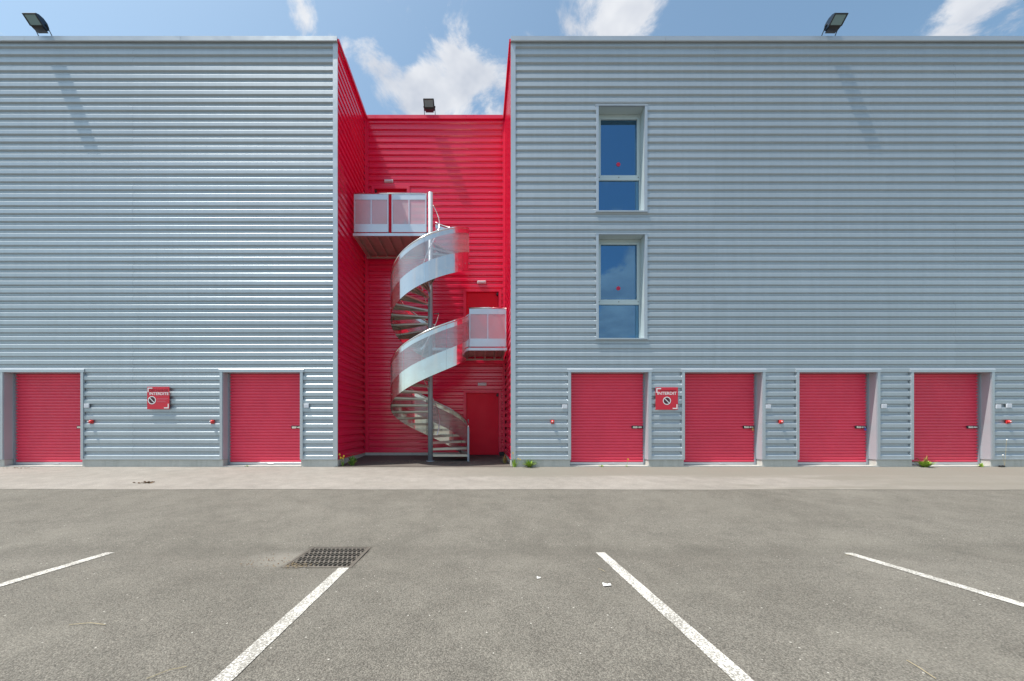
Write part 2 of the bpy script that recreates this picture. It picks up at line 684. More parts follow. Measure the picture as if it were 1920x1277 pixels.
def rib_levels(za, zb):
    zs = {round(za, 5), round(zb, 5)}
    k = int((za - ZCL) / PITCH) - 1
    while ZCL + k * PITCH < zb + PITCH:
        for q, _ in RIB[:-1]:
            z = ZCL + k * PITCH + q
            if za + .002 < z < zb - .002:
                zs.add(round(z, 5))
        k += 1
    return sorted(zs)


def ribbed(mb, org, u, n, s0, s1, za, zb, proud=0.0):
    """ribbed sheet: along unit vector u from s0 to s1, outward normal n"""
    zs = rib_levels(za, zb)
    vs, fs = [], []
    for z in zs:
        eps = 1e-4 if z == zs[-1] else 0
        dpt = rib_depth(z - eps) - proud
        for s in (s0, s1):
            vs.append(Vector(org) + Vector(u) * s - Vector(n) * dpt + Vector((0, 0, z)))
    for i in range(len(zs) - 1):
        fs.append((2 * i, 2 * i + 1, 2 * i + 3, 2 * i + 2))
    mb.add(vs, fs)


def clad(org, u, n, cols, openings, material, rowshift=0):
    """cladding sheets five ribs high; openings = (s0,s1,z0,z1)"""
    z = ZCL
    row = 0
    while z < ZTOP - .01:
        zt = min(z + 5 * PITCH, ZTOP)
        for ci in range(len(cols) - 1):
            a, b = cols[ci], cols[ci + 1]
            cuts = {z, zt}
            for o in openings:
                for q in (o[2], o[3]):
                    if z < q < zt and o[0] < b and o[1] > a:
                        cuts.add(q)
            cuts = sorted(cuts)
            comps = []      # connected pieces of the sheet: [mesh, spans of its top slice]
            for z0, z1 in zip(cuts, cuts[1:]):
                segs = [(a, b)]
                for o in openings:
                    if o[2] < z1 - 1e-6 and o[3] > z0 + 1e-6:
                        ns = []
                        for p, q in segs:
                            if o[1] <= p or o[0] >= q:
                                ns.append((p, q))
                            else:
                                if o[0] > p:
                                    ns.append((p, o[0]))
                                if o[1] < q:
                                    ns.append((o[1], q))
                        segs = ns
                segs = [g for g in segs if g[1] - g[0] > .005]
                new = []
                for p, q in segs:
                    mb = MB()
                    ribbed(mb, org, u, n, p, q, z0, z1, proud=.0015 * ((ci + row) % 2))
                    spans = [(p, q)]
                    for c in [c for c in comps if any(x0 < q - 1e-6 and x1 > p + 1e-6 for x0, x1 in c[1])]:
                        comps.remove(c)
                        mb.add(c[0].v, c[0].f)
                        if any(c is e for e in new):
                            new = [e for e in new if e is not c]
                            spans += c[2]
                    new.append([mb, None, spans])
                    comps.append(new[-1])
                    new[-1][1] = new[-1][1] or []
                # the slice's own spans become the tops of its pieces
                for c in comps:
                    if any(c is e for e in new):
                        c[1] = c[2]
                    else:
                        c[1] = []
                for c in comps:
                    if len(c) < 3:
                        c.append([])
            for c in comps:
                oo = part(c[0], 'cladding_sheet', material)
                bm = bmesh.new()
                bm.from_mesh(oo.data)
                bmesh.ops.remove_doubles(bm, verts=bm.verts, dist=.0005)
                bm.to_mesh(oo.data)
                bm.free()
        z = zt
        row += 1


DOORS_L = [(fx(6), fx(152.4)), (fx(417), fx(563.5))]
DOORS_R = [(fx(1069.6), fx(1216.6)), (fx(1283), fx(1430)), (fx(1497.5), fx(1645)), (fx(1712), fx(1859))]
DH = fz(698)
TW = .060     # width of flashing round openings
HW = .095     # depth of head flashing
WINS = [(fx(1122), fx(1209), fz(394.5), fz(199)), (fx(1122), fx(1209), fz(633), fz(440))]

ops_l = [(a - TW, b + TW, 0, DH + HW) for a, b in DOORS_L]
ops_r = [(a - TW, b + TW, 0, DH + HW) for a, b in DOORS_R] + [(a - TW, b + TW, c - .045, dd + .04) for a, b, c, dd in WINS]
CT = .105   # corner trim width
clad((0, Y0, 0), (1, 0, 0), (0, -1, 0), [XMIN, -14.6, -8.62, XL - CT + .03], ops_l, 'grey_sheet')
clad((0, Y0, 0), (1, 0, 0), (0, -1, 0), [XR + CT, 5.9, 11.9, XMAX], ops_r, 'grey_sheet')

# red recess: exit doors in its back wall
EX = [((700 - VX) / 60, (765 - VX) / 60, 6.34, 8.45), ((872 - VX) / 60, (937 - VX) / 60, 3.19, 5.235), ((872 - VX) / 60, (937 - VX) / 60, .095, 2.075)]
ops_b = [(a - .05, b + .05, (0 if c < 1 else c), dd + .05) for a, b, c, dd in EX]
clad((0, Y1, 0), (1, 0, 0), (0, -1, 0), [XL + .075, XR - .055], ops_b, 'red_sheet')
clad((XL, Y0, 0), (0, 1, 0), (1, 0, 0), [.012, Y1 - Y0 - .055], [], 'red_sheet')
clad((XR, Y0, 0), (0, 1, 0), (-1, 0, 0), [.012, Y1 - Y0 - .055], [], 'red_sheet')

# structural walls behind the sheets, roof
core = .34
part(MB().box(XMIN, XL - .06, Y0 + core, Y0 + 13, -.3, 10.5), 'inner_wall', 'interior')
part(MB().box(XR + .06, XMAX, Y0 + core, Y0 + 13, -.3, 10.5), 'inner_wall', 'interior')
part(MB().box(XL - .055, XR + .055, Y1 + .2, Y0 + 13, -.3, 10.5), 'inner_wall', 'interior')
part(MB().box(XMIN, XL - .06, Y0 + .06, Y0 + 13, 10.503, 10.56), 'roof', 'roof_felt')
part(MB().box(XR + .06, XMAX, Y0 + .06, Y0 + 13, 10.503, 10.56), 'roof', 'roof_felt')
part(MB().box(XL - .055, XR + .055, Y1 + .06, Y0 + 13, 10.503, 10.56), 'roof', 'roof_felt')

# corner flashings
part(MB().box(XL - CT, XL + .012, Y0 - .012, Y0 + .010, ZCL - .01, ZTOP), 'corner_trim', 'grey_trim')
part(MB().box(XR - .012, XR + CT, Y0 - .012, Y0 + .010, ZCL - .01, ZTOP), 'corner_trim', 'grey_trim')
part(MB().box(XL - .008, XL + .078, Y1 - .014, Y1 + .03, ZCL - .01, ZTOP).box(XL - .006, XL + .010, Y1 - .09, Y1 - .014, ZCL - .01, ZTOP), 'corner_trim', 'red_trim')
part(MB().box(XR - .06, XR + .008, Y1 - .014, Y1 + .03, ZCL - .01, ZTOP).box(XR - .010, XR + .006, Y1 - .08, Y1 - .014, ZCL - .01, ZTOP), 'corner_trim', 'red_trim')

# copings
def coping_x(x0, x1, y, material, length):
    n = max(1, round((x1 - x0) / length))
    for i in range(n):
        a = x0 + (x1 - x0) * i / n
        b = x0 + (x1 - x0) * (i + 1) / n - (.004 if i < n - 1 else 0)
        part(MB().prism_x([(y - .055, ZTOP - .005), (y - .040, ZTOP - .012), (y - .040, ZTOP + .0), (y + .42, ZTOP + .0), (y + .42, ZCOP - .03), (y - .055, ZCOP)], a, b), 'coping', material)


coping_x(XMIN, XL + .015, Y0, 'grey_trim', 3.9)
coping_x(XR - .015, XMAX, Y0, 'grey_trim', 3.9)
coping_x(XL + .06, XR - .06, Y1, 'red_trim', 4.5)
part(MB().box(XL - .30, XL + .055, Y0 + .43, Y1 + .42, ZTOP + .004, ZCOP - .012).box(XL - .02, XL + .055, Y0 - .02, Y0 + .43, ZTOP + .004, ZCOP - .035), 'coping', 'red_trim')
part(MB().box(XR - .055, XR + .30, Y0 + .43, Y1 + .42, ZTOP + .004, ZCOP - .012).box(XR - .055, XR + .02, Y0 - .02, Y0 + .43, ZTOP + .004, ZCOP - .035), 'coping', 'red_trim')

# concrete plinths and drip flashings between the roller doors
def plinths(x0, x1, doors):
    xs = [x0] + [v for dd in doors for v in dd] + [x1]
    for i in range(0, len(xs), 2):
        a, b = xs[i], xs[i + 1]
        part(MB().bbox(a, b, Y0 + .016, Y0 + .23, -.12, ZCL - .012, .008), 'plinth', 'concrete')
        part(MB().box(a + (0 if i == 0 else -.003), b + (0 if i == len(xs) - 2 else .003), Y0 - .016, Y0 + .05, ZCL - .0115, ZCL + .012), 'drip_flashing', 'grey_trim')


plinths(XMIN, XL + .004, DOORS_L)
plinths(XR - .004, XMAX, DOORS_R)
part(MB().box(XL - .04, XL - .006, Y0 + .235, Y1, -.12, ZCL - .012), 'plinth', 'concrete')
part(MB().box(XR + .006, XR + .04, Y0 + .235, Y1, -.12, ZCL - .012), 'plinth', 'concrete')
part(MB().box(XL - .03, EX[2][0] - .055, Y1 - .004, Y1 + .15, -.12, ZCL - .012), 'plinth', 'concrete')
part(MB().box(XL + .004, EX[2][0] - .055, Y1 - .018, Y1 + .05, ZCL - .0115, ZCL + .006), 'drip_flashing', 'red_trim')
part(MB().box(XL - .03, XL + .014, Y0 + .02, Y1 - .09, ZCL - .0115, ZCL + .006), 'drip_flashing', 'red_trim')
part(MB().box(XR - .014, XR + .03, Y0 + .02, Y1 - .09, ZCL - .0115, ZCL + .006), 'drip_flashing', 'red_trim')
part(MB().box(XMAX - .02, XMAX, Y0, Y0 + 1, 0, 10.5), 'corner_trim', 'grey_trim')

# ------------------------------------------------------------------ roller doors
RD = .21
DW = DOORS_L[0][1] - DOORS_L[0][0]
CP = .0755


def curtain_mesh(wd, z0, z1):
    m = MB()
    n = int((z1 - z0) / CP * 10)
    vs, fs = [], []
    for i in range(n + 1):
        z = z0 + (z1 - z0) * i / n
        ph = (z - z0) / CP * 2 * math.pi
        c_ = .5 + .5 * math.cos(ph)
        y = .030 * c_ ** 3 - .006
        for x in (0, wd * .33, wd * .66, wd):
            vs.append((x, y, z))
    for i in range(n):
        for k in range(3):
            fs.append((4 * i + k, 4 * i + k + 1, 4 * i + k + 5, 4 * i + k + 4))
    m.add(vs, fs)
    return m.mesh('curtain', 'red_curtain', True)


ZB = .092
cur_me = curtain_mesh(DW - .09, ZB, DH + .06)
for k, (a, b) in enumerate(DOORS_L + DOORS_R):
    dr = empty('roller_door', (a, 0, 0), bld)   # local: x from the left jamb, y from the front face
    wd = b - a
    c = link_mesh('curtain', cur_me, dr, (.045, RD, 0))
    c.scale.x = (wd - .09) / (DW - .09)
    m = MB().box(0, .018, 0.0, RD + .04, ZCL - .011, DH).box(.001, .05, RD + .012, RD + .05, .03, DH)
    m.build('jamb_lining', 'grey_reveal', dr)
    m = MB().box(wd - .018, wd, 0.0, RD + .04, ZCL - .011, DH).box(wd - .05, wd - .001, RD + .012, RD + .05, .03, DH)
    m.build('jamb_lining', 'grey_reveal', dr)
    MB().box(.018, .047, RD - .035, RD + .011, .035, DH - .004).build('guide_rail', 'galvanised', dr)
    MB().box(wd - .047, wd - .018, RD - .035, RD + .011, .035, DH - .004).build('guide_rail', 'galvanised', dr)
    MB().box(-.001, wd + .001, .003, RD + .06, DH + .0005, DH + .02).build('head_lining', 'grey_reveal', dr)
    # flashing round the opening
    MB().box(-TW, .004, -.016, .030, ZCL + .0125, DH + .001).build('flashing', 'grey_trim', dr)
    MB().box(wd - .004, wd + TW, -.016, .030, ZCL + .0125, DH + .001).build('flashing', 'grey_trim', dr)
    MB().prism_x([(-.019, DH + .0012), (.03, DH + .0012), (.03, DH + HW), (.001, DH + HW), (-.019, DH + HW - .03)], -TW - .025, wd + TW + .025).build('head_flashing', 'grey_trim', dr)
    MB().bbox(.048, wd - .048, RD - .018, RD + .016, .036, ZB + .004, .003).build('bottom_bar', 'bar_metal', dr)
    MB().bbox(wd * .52, wd * .52 + .16, RD - .032, RD - .0185, .05, .078, .004).build('bottom_handle', 'bar_metal', dr)
    MB().box(.002, wd - .002, .02, RD + .2, -.1, .028).build('threshold', 'concrete', dr)
    MB().box(.02, wd - .02, RD + .055, RD + .12, 0, DH + .1).build('inner_backing', 'dark_gap', dr)
    # slide latch
    lt = MB().bbox(wd - .34, wd - .055, RD - .022, RD - .010, .953, 1.027, .004).build('latch', 'black_plastic', dr)
    MB().bbox(wd - .315, wd - .20, RD - .040, RD - .0225, .965, 1.015, .008).bbox(wd - .17, wd - .085, RD - .034, RD - .0225, .972, 1.008, .005).bbox(wd - .20, wd - .17, RD - .030, RD - .0225, .982, .998, .002).build('latch_bolt', 'handrail_steel', lt)
    if k in (3, 4):
        MB().bbox(wd - .14, wd - .095, RD - .062, RD - .041, .905, .955, .006).tube([(wd - .132, RD - .05, .95), (wd - .132, RD - .05, .985), (wd - .118, RD - .05, .998), (wd - .104, RD - .05, .985), (wd - .104, RD - .05, .95)], .004, 6).build('padlock', 'brass' if k == 3 else 'padlock_blue', lt)

# ------------------------------------------------------------------ windows
WD = .245
for k, (a, b, c, dd) in enumerate(WINS):
    wn = empty('window', (a, 0, c), bld)
    wd, ht = b - a, dd - c
    t = .018
    # flashing on the face
    MB().box(-TW, .003, -.014, .03, -.044, ht + .0).build('flashing', 'grey_trim', wn)
    MB().box(wd - .003, wd + TW, -.014, .03, -.044, ht + .0).build('flashing', 'grey_trim', wn)
    MB().prism_x([(-.017, ht + .0005), (.03, ht + .0005), (.03, ht + .04), (.0, ht + .04), (-.017, ht + .03)], -TW - .012, wd + TW + .012).build('flashing', 'grey_trim', wn)
    MB().prism_x([(-.03, -.050), (-.03, -.018), (WD + .01, .0), (WD + .01, -.050)], -TW - .01, wd + TW + .01).build('sill', 'grey_trim', wn)
    # reveal linings
    MB().box(-.012, .0, .0305, WD + .06, 0, ht).build('reveal', 'window_frame', wn)
    MB().box(wd, wd + .012, .0305, WD + .06, 0, ht).build('reveal', 'window_frame', wn)
    MB().box(-.011, wd + .011, .0305, WD + .06, ht - .0, ht + .012).build('reveal', 'window_frame', wn)
    fr = MB()
    zr = ht * .378      # transom height
    fr.bbox(0, .055, WD - .012, WD + .05, .001, ht - .001, .004)
    fr.bbox(wd - .03, wd, WD - .012, WD + .05, .001, ht - .001, .004)
    fr.bbox(.0551, wd - .0301, WD - .012, WD + .05, ht - .075, ht - .001, .004)
    fr.bbox(.0551, wd - .0301, WD - .012, WD + .05, .001, .04, .004)
    fr.bbox(.0551, wd - .0301, WD - .020, WD + .05, zr - .07, zr + .06, .005)
    fr.bbox(.0551, .141, WD - .020, WD + .05, zr + .0601, ht - .0751, .005)
    fr.bbox(wd - .086, wd - .0301, WD - .020, WD + .05, zr + .0601, ht - .0751, .005)
    fr.bbox(.1411, wd - .0861, WD - .020, WD + .05, ht - .125, ht - .0751, .005)
    fr.build('frame', 'window_frame', wn)
    MB().box(.141, wd - .086, WD + .015, WD + .022, zr + .06, ht - .125).build('pane', 'window_glass', wn)
    MB().box(.055, wd - .03, WD + .012, WD + .019, .04, zr - .07).build('pane', 'window_glass', wn)
    for bx in (.10, wd / 2 + .02, wd - .06):
        MB().tube([(bx, WD - .021, zr), (bx, WD - .029, zr)], .012, 8).build('bolt', 'cast_iron', wn)
        if k == 1:
            MB().tube([(bx, WD - .013, .02), (bx, WD - .021, .02)], .010, 8).build('bolt', 'cast_iron', wn)
    MB().tube([(wd / 2 + .025, WD + .0148, zr + .36), (wd / 2 + .025, WD + .011, zr + .36)], .052, 20).build('round_sticker', 'sticker_red', wn)
    MB().box(.0, wd, WD + .065, WD + .085, .0, ht).build('room_shade_sheet', 'interior', wn)  # dark sheet behind the panes, its colour standing for the unlit room

# ------------------------------------------------------------------ exit doors
for k, (a, b, c, dd) in enumerate(EX):
    ed = empty('exit_door', ((a + b) / 2, Y1 - Y0, c), bld)
    hw, ht = (b - a) / 2, dd - c
    z0 = 0 if c > 1 else -.02
    fr = MB().box(-hw - .05, -hw + .035, -.016, .13, z0, ht - .03).box(hw - .035, hw + .05, -.016, .13, z0, ht - .03)
    fr.box(-hw - .05, hw + .05, -.016, .13, ht - .0299, ht + .05)
    fr.build('door_frame', 'red_trim', ed)
    MB().bbox(-hw + .037, hw - .037, .06, .105, .01, ht - .033, .004).build('door_leaf', 'red_door', ed)
    s = -1 if k == 0 else 1
    x = s * (hw - .10)
    MB().bbox(min(x, x + s * .055), max(x, x + s * .055), -.01, .058, ht - .14, ht - .06, .006).build('door_closer', 'black_plastic', ed)
    xh = -s * (hw - .10)
    MB().bbox(xh - .018, xh + .018, .045, .059, .95, 1.13, .004).build('lock_plate', 'galvanised', ed)
    if k == 2:
        MB().bbox(hw - .02, hw + .16, -.07, -.018, .0, .11, .01).build('door_stop', 'black_plastic', ed)

# ------------------------------------------------------------------ spiral staircase
PX, PY = -1.324, F / 68.0
ZG, ZM, ZU = zbay(PY) , 3.17, 6.32
RO = 1.066
st = empty('spiral_staircase', (PX, PY, 0))
tag(st, 'stainless steel spiral staircase with two landings in front of the red wall', 'staircase')
Z0 = .06


def zl(a):
    return Z0 + (ZM - Z0) * a / 360


def zu(a):
    return ZM + (ZU - ZM) * (a - 90) / 360


part(MB().tube([(PX, PY, ZG - .05), (PX, PY, ZU + 1.12)], .066, 28), 'centre_pole', 'galvanised', st, True)
part(MB().tube([(PX, PY, ZG + .002), (PX, PY, ZG + .024)], .115, 28), 'base_plate', 'galvanised', st)
p1 = (PX + RO - .02, PY)
part(MB().box(p1[0] - .025, p1[0] + .025, PY - .025, PY + .025, ZG, zl(0) + .92), 'newel_post', 'galvanised', st)


def polar(r, a, z):
    return (PX + r * math.cos(R(a)), PY + r * math.sin(R(a)), z)


def tread_mesh():
    m = MB()
    ri, ro, dth, n = .07, RO - .012, 22.5, 4
    top, bot = [], []
    for i in range(n + 1):
        a = dth * i / n
        top.append((ri * math.cos(R(a)), ri * math.sin(R(a)), ro * math.cos(R(a)), ro * math.sin(R(a))))
    vs, fs = [], []
    for z in (0, -.006):
        for x1, y1, x2, y2 in top:
            vs += [(x1, y1, z), (x2, y2, z)]
    k = 2 * (n + 1)
    for i in range(n):
        fs.append((2 * i, 2 * i + 1, 2 * i + 3, 2 * i + 2))
        fs.append((k + 2 * i + 2, k + 2 * i + 3, k + 2 * i + 1, k + 2 * i))
    m.add(vs, fs)
    # folded nosing and rear lip
    m.box(ri, ro, -.004, .028, -.062, .0005)
    ca, sa = math.cos(R(dth)), math.sin(R(dth))

    def rot(pts):
        return [(x * ca - y * sa, x * sa + y * ca, z) for x, y, z in pts]
    bx = MB().box(ri, ro, -.012, -.002, -.045, -.0065)
    m.add(rot(bx.v), bx.f)
    ca, sa = math.cos(R(dth * .55)), math.sin(R(dth * .55))
    bx = MB().box(ri, ro, -.012, .012, -.035, -.0065)
    m.add(rot(bx.v), bx.f)
    return m.mesh('tread', 'tread_metal')


tm = tread_mesh()
NS = 18
for i in range(1, NS):
    link_mesh('tread', tm, st, (0, 0, Z0 + (ZM - Z0) * i / NS), (0, 0, R((i - 1) * 20)))
for i in range(1, NS):
    link_mesh('tread', tm, st, (0, 0, ZM + (ZU - ZM) * i / NS), (0, 0, R(90 + (i - 1) * 20)))


def helix_sheet(mb, fz_, a0, a1, r, lo, hi, th=.003, step=2.5):
    n = max(2, int((a1 - a0) / step))
    for (r1, h1, r2, h2) in ((r, lo, r, hi), (r - th, hi, r - th, lo), (r, hi, r - th, hi), (r - th, lo, r, lo)):
        vs, fs = [], []
        for i in range(n + 1):
            a = a0 + (a1 - a0) * i / n
            z = fz_(a)
            vs += [polar(r1, a, z + h1), polar(r2, a, z + h2)]
        for i in range(n):
            fs.append((2 * i, 2 * i + 2, 2 * i + 3, 2 * i + 1))
        mb.add(vs, fs)


for fz_, a0, a1 in ((zl, 0, 360), (zu, 90, 450)):
    n = 6
    for i in range(n):
        A = a0 + (a1 - a0) * i / n + .15
        B = a0 + (a1 - a0) * (i + 1) / n - .15
        m = MB()
        helix_sheet(m, fz_, A, B, RO, -.22, .27)
        sk = part(m, 'skirt_panel', 'steel_skin', st, True)
        m = MB()
        helix_sheet(m, fz_, A, B, RO + .001, .2705, .7795, .0015)
        part(m, 'perforated_guard', 'perforated_steel', st, True)
        m = MB()
        helix_sheet(m, fz_, A, B, RO, .78, .895)
        part(m, 'guard_top_strip', 'steel_skin', st, True)
        m = MB()
        helix_sheet(m, fz_, A - .32, A + .12, RO + .005, -.215, .268, .003, .2)
        part(m, 'seam_strip', 'handrail_steel', st)
        for q in (.12, .5, .88):
            a = A + (B - A) * q
            z = fz_(a)
            part(MB().tube([polar(RO - .02, a, z + .88), polar(RO - .02, a, z + .925)], .008, 6), 'rail_bracket', 'steel', st)
            part(MB().tube([polar(RO - .004, a, z - .03), polar(RO + .008, a, z - .03)], .012, 8), 'screw_head', 'handrail_steel', st)
    pts = [polar(RO - .02, a0 + (a1 - a0) * i / 120, fz_(a0 + (a1 - a0) * i / 120) + .925) for i in range(121)]
    part(MB().tube(pts, .022, 10), 'handrail', 'handrail_steel', st, True)

# inner handrail winding round the pole
pts = []
for i in range(141):
    a = -38 + (470 + 38) * i / 140
    z = zl(a) if a < 330 else (zl(330) + (zu(450) - zl(330)) * (a - 330) / 120 if False else zl(a))
    pts.append((a, z))
def zin(a):
    if a <= 350:
        return zl(a) + 1.02
    return zl(350) + 1.02
pts = [polar(.245, a, zin(a)) for a in [(-38 + 388 * i / 90) for i in range(91)]]
pts.append(polar(.10, 356, zin(350)))
part(MB().tube(pts, .016, 8), 'inner_handrail', 'handrail_steel', st, True)
pts = [polar(.10, 84, zu(90) + 1.02)] + [polar(.245, a, zu(a) + 1.02) for a in [(92 + 348 * i / 90) for i in range(91)]]
part(MB().tube(pts, .016, 8), 'inner_handrail', 'handrail_steel', st, True)


def landing(x0, x1, zf, panels, lab):
    """deck between the pole line and the back wall, with a front railing of perforated panels"""
    ya, yb_ = PY + .03, Y1 - .02
    ld = empty('landing', (x0 - PX, 0, zf), st)
    W = x1 - x0
    ybk = yb_ - PY
    n = max(3, round(W / .29))
    pw = W / n
    pm = MB().box(.003, pw - .003, .012, ybk, -.006, 0).box(.003, .012, .012, ybk, -.085, -.0061).box(pw - .012, pw - .003, .012, ybk, -.055, -.0061)
    pm.box(.0122, .05, .012, ybk, -.085, -.078)
    me = pm.mesh('deck_plank', 'deck_metal')
    for i in range(n):
        link_mesh('deck_plank', me, ld, (pw * i, 0, 0))
    MB().box(-.01, W + .01, -.028, .010, -.075, -.002).build('front_beam', 'panel_steel', ld)
    MB().box(-.01, W + .01, ybk - .12, ybk - .06, -.13, -.086).build('rear_beam', 'deck_metal', ld)
    MB().box(.055, .10, .012, ybk, -.10, -.0065).build('side_beam', 'deck_metal', ld)
    MB().box(W - .07, W - .02, .012, ybk, -.10, -.0565).build('side_beam', 'deck_metal', ld)
    r0, r1 = panels[0][0] - x0, panels[-1][1] - x0
    MB().tube([(r0 - .02, -.01, 1.095), (r1 + .01, -.01, 1.095)], .022, 10).build('top_rail', 'handrail_steel', ld, True)
    for a, b in panels:
        a -= x0
        b -= x0
        f = MB()
        f.box(a, a + .028, -.032, -.002, .03, 1.07)
        f.box(b - .028, b, -.032, -.002, .03, 1.07)
        f.box((a + b) / 2 - .013, (a + b) / 2 + .013, -.030, -.004, .2505, .9195)
        f.build('panel_frame', 'panel_steel', ld)
        MB().box(a + .0285, b - .0285, -.026, -.008, .03, .25).build('kick_plate', 'panel_steel', ld)
        MB().box(a + .0285, b - .0285, -.026, -.008, .92, 1.07).build('top_plate', 'panel_steel', ld)
        MB().box(a + .0285, (a + b) / 2 - .0135, -.018, -.016, .2505, .9195).box((a + b) / 2 + .0135, b - .0285, -.018, -.016, .2505, .9195).build('perforated_panel', 'panel_perforated', ld)
        for x in (a + .014, b - .014):
            MB().box(x - .016, x + .016, .0, .024, -.06, 1.08).build('rail_post', 'galvanised', ld)
        MB().tube([((a + b) / 2, -.01, 1.068), ((a + b) / 2, -.01, 1.09)], .011, 8).build('rail_bracket', 'steel', ld)
    return ld


landing(-3.44, PX - .0, ZU, [(-3.42, -2.475), (-2.385, -1.43)], 'upper')
landing(PX + .0, .775, ZM, [(-.25, .765)], 'lower')

# ------------------------------------------------------------------ floodlights
def floodlight(xc, yf, label):
    """xc centre, yf façade plane"""
    fl = empty('floodlight', (xc, yf, ZCOP + .045))
    tag(fl, label, 'floodlight', 'floodlights on the roof edge')
    hw = .155
    # local y negative = out from the wall, z above the coping
    A, B, C_ = Vector((-.31, .215)), Vector((-.155, .085)), Vector((-.055, .070))
    prof = [A, B, C_, Vector((-.035, .15)), Vector((-.075, .235)), Vector((-.15, .275)), Vector((-.24, .27)), Vector((-.30, .235))]
    hs = MB().prism_x([(p.x, p.y) for p in prof], -hw, hw).build('housing', 'lamp_body', fl)
    fix_normals(hs)
    nrm = Vector((-(B - A).y, (B - A).x))
    if nrm.y > 0:
        nrm = -nrm
    nrm.normalize()
    t = (B - A).normalized()
    a2, b2 = A + t * .022, B - t * .014
    gl = MB().prism_x([(a2 + nrm * .001)[:], (b2 + nrm * .001)[:], (b2 + nrm * .004)[:], (a2 + nrm * .004)[:]], -hw + .022, hw - .022).build('lens', 'lamp_glass', fl)
    fix_normals(gl)
    rm = MB()
    for xa, xb2 in ((-hw - .006, -hw + .02), (hw - .02, hw + .006)):
        rm.prism_x([(A + nrm * .0)[:], (B)[:], (B + nrm * .012)[:], (A + nrm * .012)[:]], xa, xb2)
    for q, q2 in ((A, A + t * .02), (B - t * .012, B)):
        rm.prism_x([q[:], q2[:], (q2 + nrm * .012)[:], (q + nrm * .012)[:]], -hw + .0201, hw - .0201)
    o = rm.build('lens_rim', 'black_plastic', fl)
    fix_normals(o)
    g = MB().prism_x([(-.16, .082), (-.05, .066), (-.03, .045), (-.13, .05)], -hw + .03, hw - .03).build('gear_box', 'black_plastic', fl)
    fix_normals(g)
    for s in (-1, 1):
        x = s * (hw + .012)
        o = MB().tube([(x, -.10, .16), (x, -.02, .060), (x, .05, -.045)], .010, 6).build('bracket_arm', 'black_plastic', fl)
        MB().tube([(x - s * .02, -.10, .16), (x + s * .018, -.10, .16)], .022, 10).build('pivot_bolt', 'black_plastic', fl)
    MB().box(-hw - .03, hw + .03, .03, .09, -.062, -.045).build('bracket_base', 'galvanised', fl)
    return fl


floodlight((-10.96 - 10.65) / 2, Y0, 'black floodlight on the roof edge of the left grey block')
floodlight((1558 - VX) / K0 - .06, Y0, 'black floodlight on the roof edge of the right grey block')
floodlight((806 - VX) / 60, Y1, 'black floodlight above the recessed red wall')

# ------------------------------------------------------------------ small fixtures
for k, (px, py, lab) in enumerate([(729, 340, 'small white emergency light above the top exit door'),
                                   (903, 529.5, 'small white emergency light above the middle exit door'),
                                   (904, 720.5, 'small white emergency light above the ground floor exit door')]):
    x, z = (px - VX) / 60, CZ + (VY - py) / 60
    e = empty('emergency_light', (x, Y1, z))
    tag(e, lab, 'emergency light', 'emergency lights over the exit doors')
    MB().bbox(-.135, .135, -.03, .03, -.045, .045, .008).build('back_box', 'white_plastic', e)
    MB().bbox(-.12, .12, -.05, -.0305, -.03, .03, .008).build('diffuser', 'off_white', e)

for k, (px, lab) in enumerate([(171, 'red alarm beacon beside the far left roller door'),
                               (398, 'red alarm beacon left of the second roller door'),
                               (1036, 'red alarm beacon right of the recess, left of the third roller door'),
                               (1464, 'red alarm beacon between the fourth and fifth roller doors'),
                               (1890, 'red alarm beacon at the far right edge of the wall')]):
    e = empty('alarm_beacon', (fx(px), Y0, fz(791)))
    tag(e, lab, 'alarm beacon', 'red alarm beacons on the grey wall')
    e.scale = (.85, .85, .85)
    MB().bbox(-.05, .05, -.012, .036, -.05, .05, .006).build('base', 'beacon_red', e)
    MB().tube([(0, -.012, 0), (0, -.035, 0), (0, -.055, 0), (0, -.066, 0)], [.046, .046, .038, .018], 16).build('dome', 'beacon_red', e, True)
    MB().bbox(-.035, .0, -.073, -.06, -.012, .022, .005).build('sounder', 'white_plastic', e, True)

plates = [(163, 761, 'small white number plate right of the far left roller door'),
          (574.5, 761, 'small white number plate right of the second roller door'),
          (1059, 762.5, 'small white number plate left of the third roller door'),
          (1440, 762.5, 'small white number plate right of the fourth roller door'),
          (1657, 762, 'small white number plate right of the fifth roller door'),
          (1871, 762.5, 'small white number plate right of the sixth roller door'),
          (1891, 761, 'small white number plate beyond the sixth door, nearest the picture edge')]
for px, py, lab in plates:
    o = MB().bbox(-.065, .065, -.012, .012, -.05, .05, .006).build('number_plate', 'off_white')
    o.location = (fx(px), Y0 - .006, fz(py))
    tag(o, lab, 'number plate', 'number plates beside the roller doors')


def text_mesh(txt, size, width, material, bold=.0):
    cu = bpy.data.curves.new('t', 'FONT')
    cu.body = txt
    cu.size = size
    cu.align_x = 'CENTER'
    cu.align_y = 'CENTER'
    cu.offset = bold
    cu.extrude = .0008
    cu.resolution_u = 3
    ob = bpy.data.objects.new('t', cu)
    COL.objects.link(ob)
    bpy.context.view_layer.update()
    dg = bpy.context.evaluated_depsgraph_get()
    me = bpy.data.meshes.new_from_object(ob.evaluated_get(dg))
    bpy.data.objects.remove(ob)
    xs = [v.co.x for v in me.vertices]
    s = width / (max(xs) - min(xs))
    me.transform(Matrix.Diagonal((s, 1, 1, 1)))
    me.transform(Matrix.Rotation(R(90), 4, 'X'))
    me.materials.clear()
    me.materials.append(MATS[material])
    return me


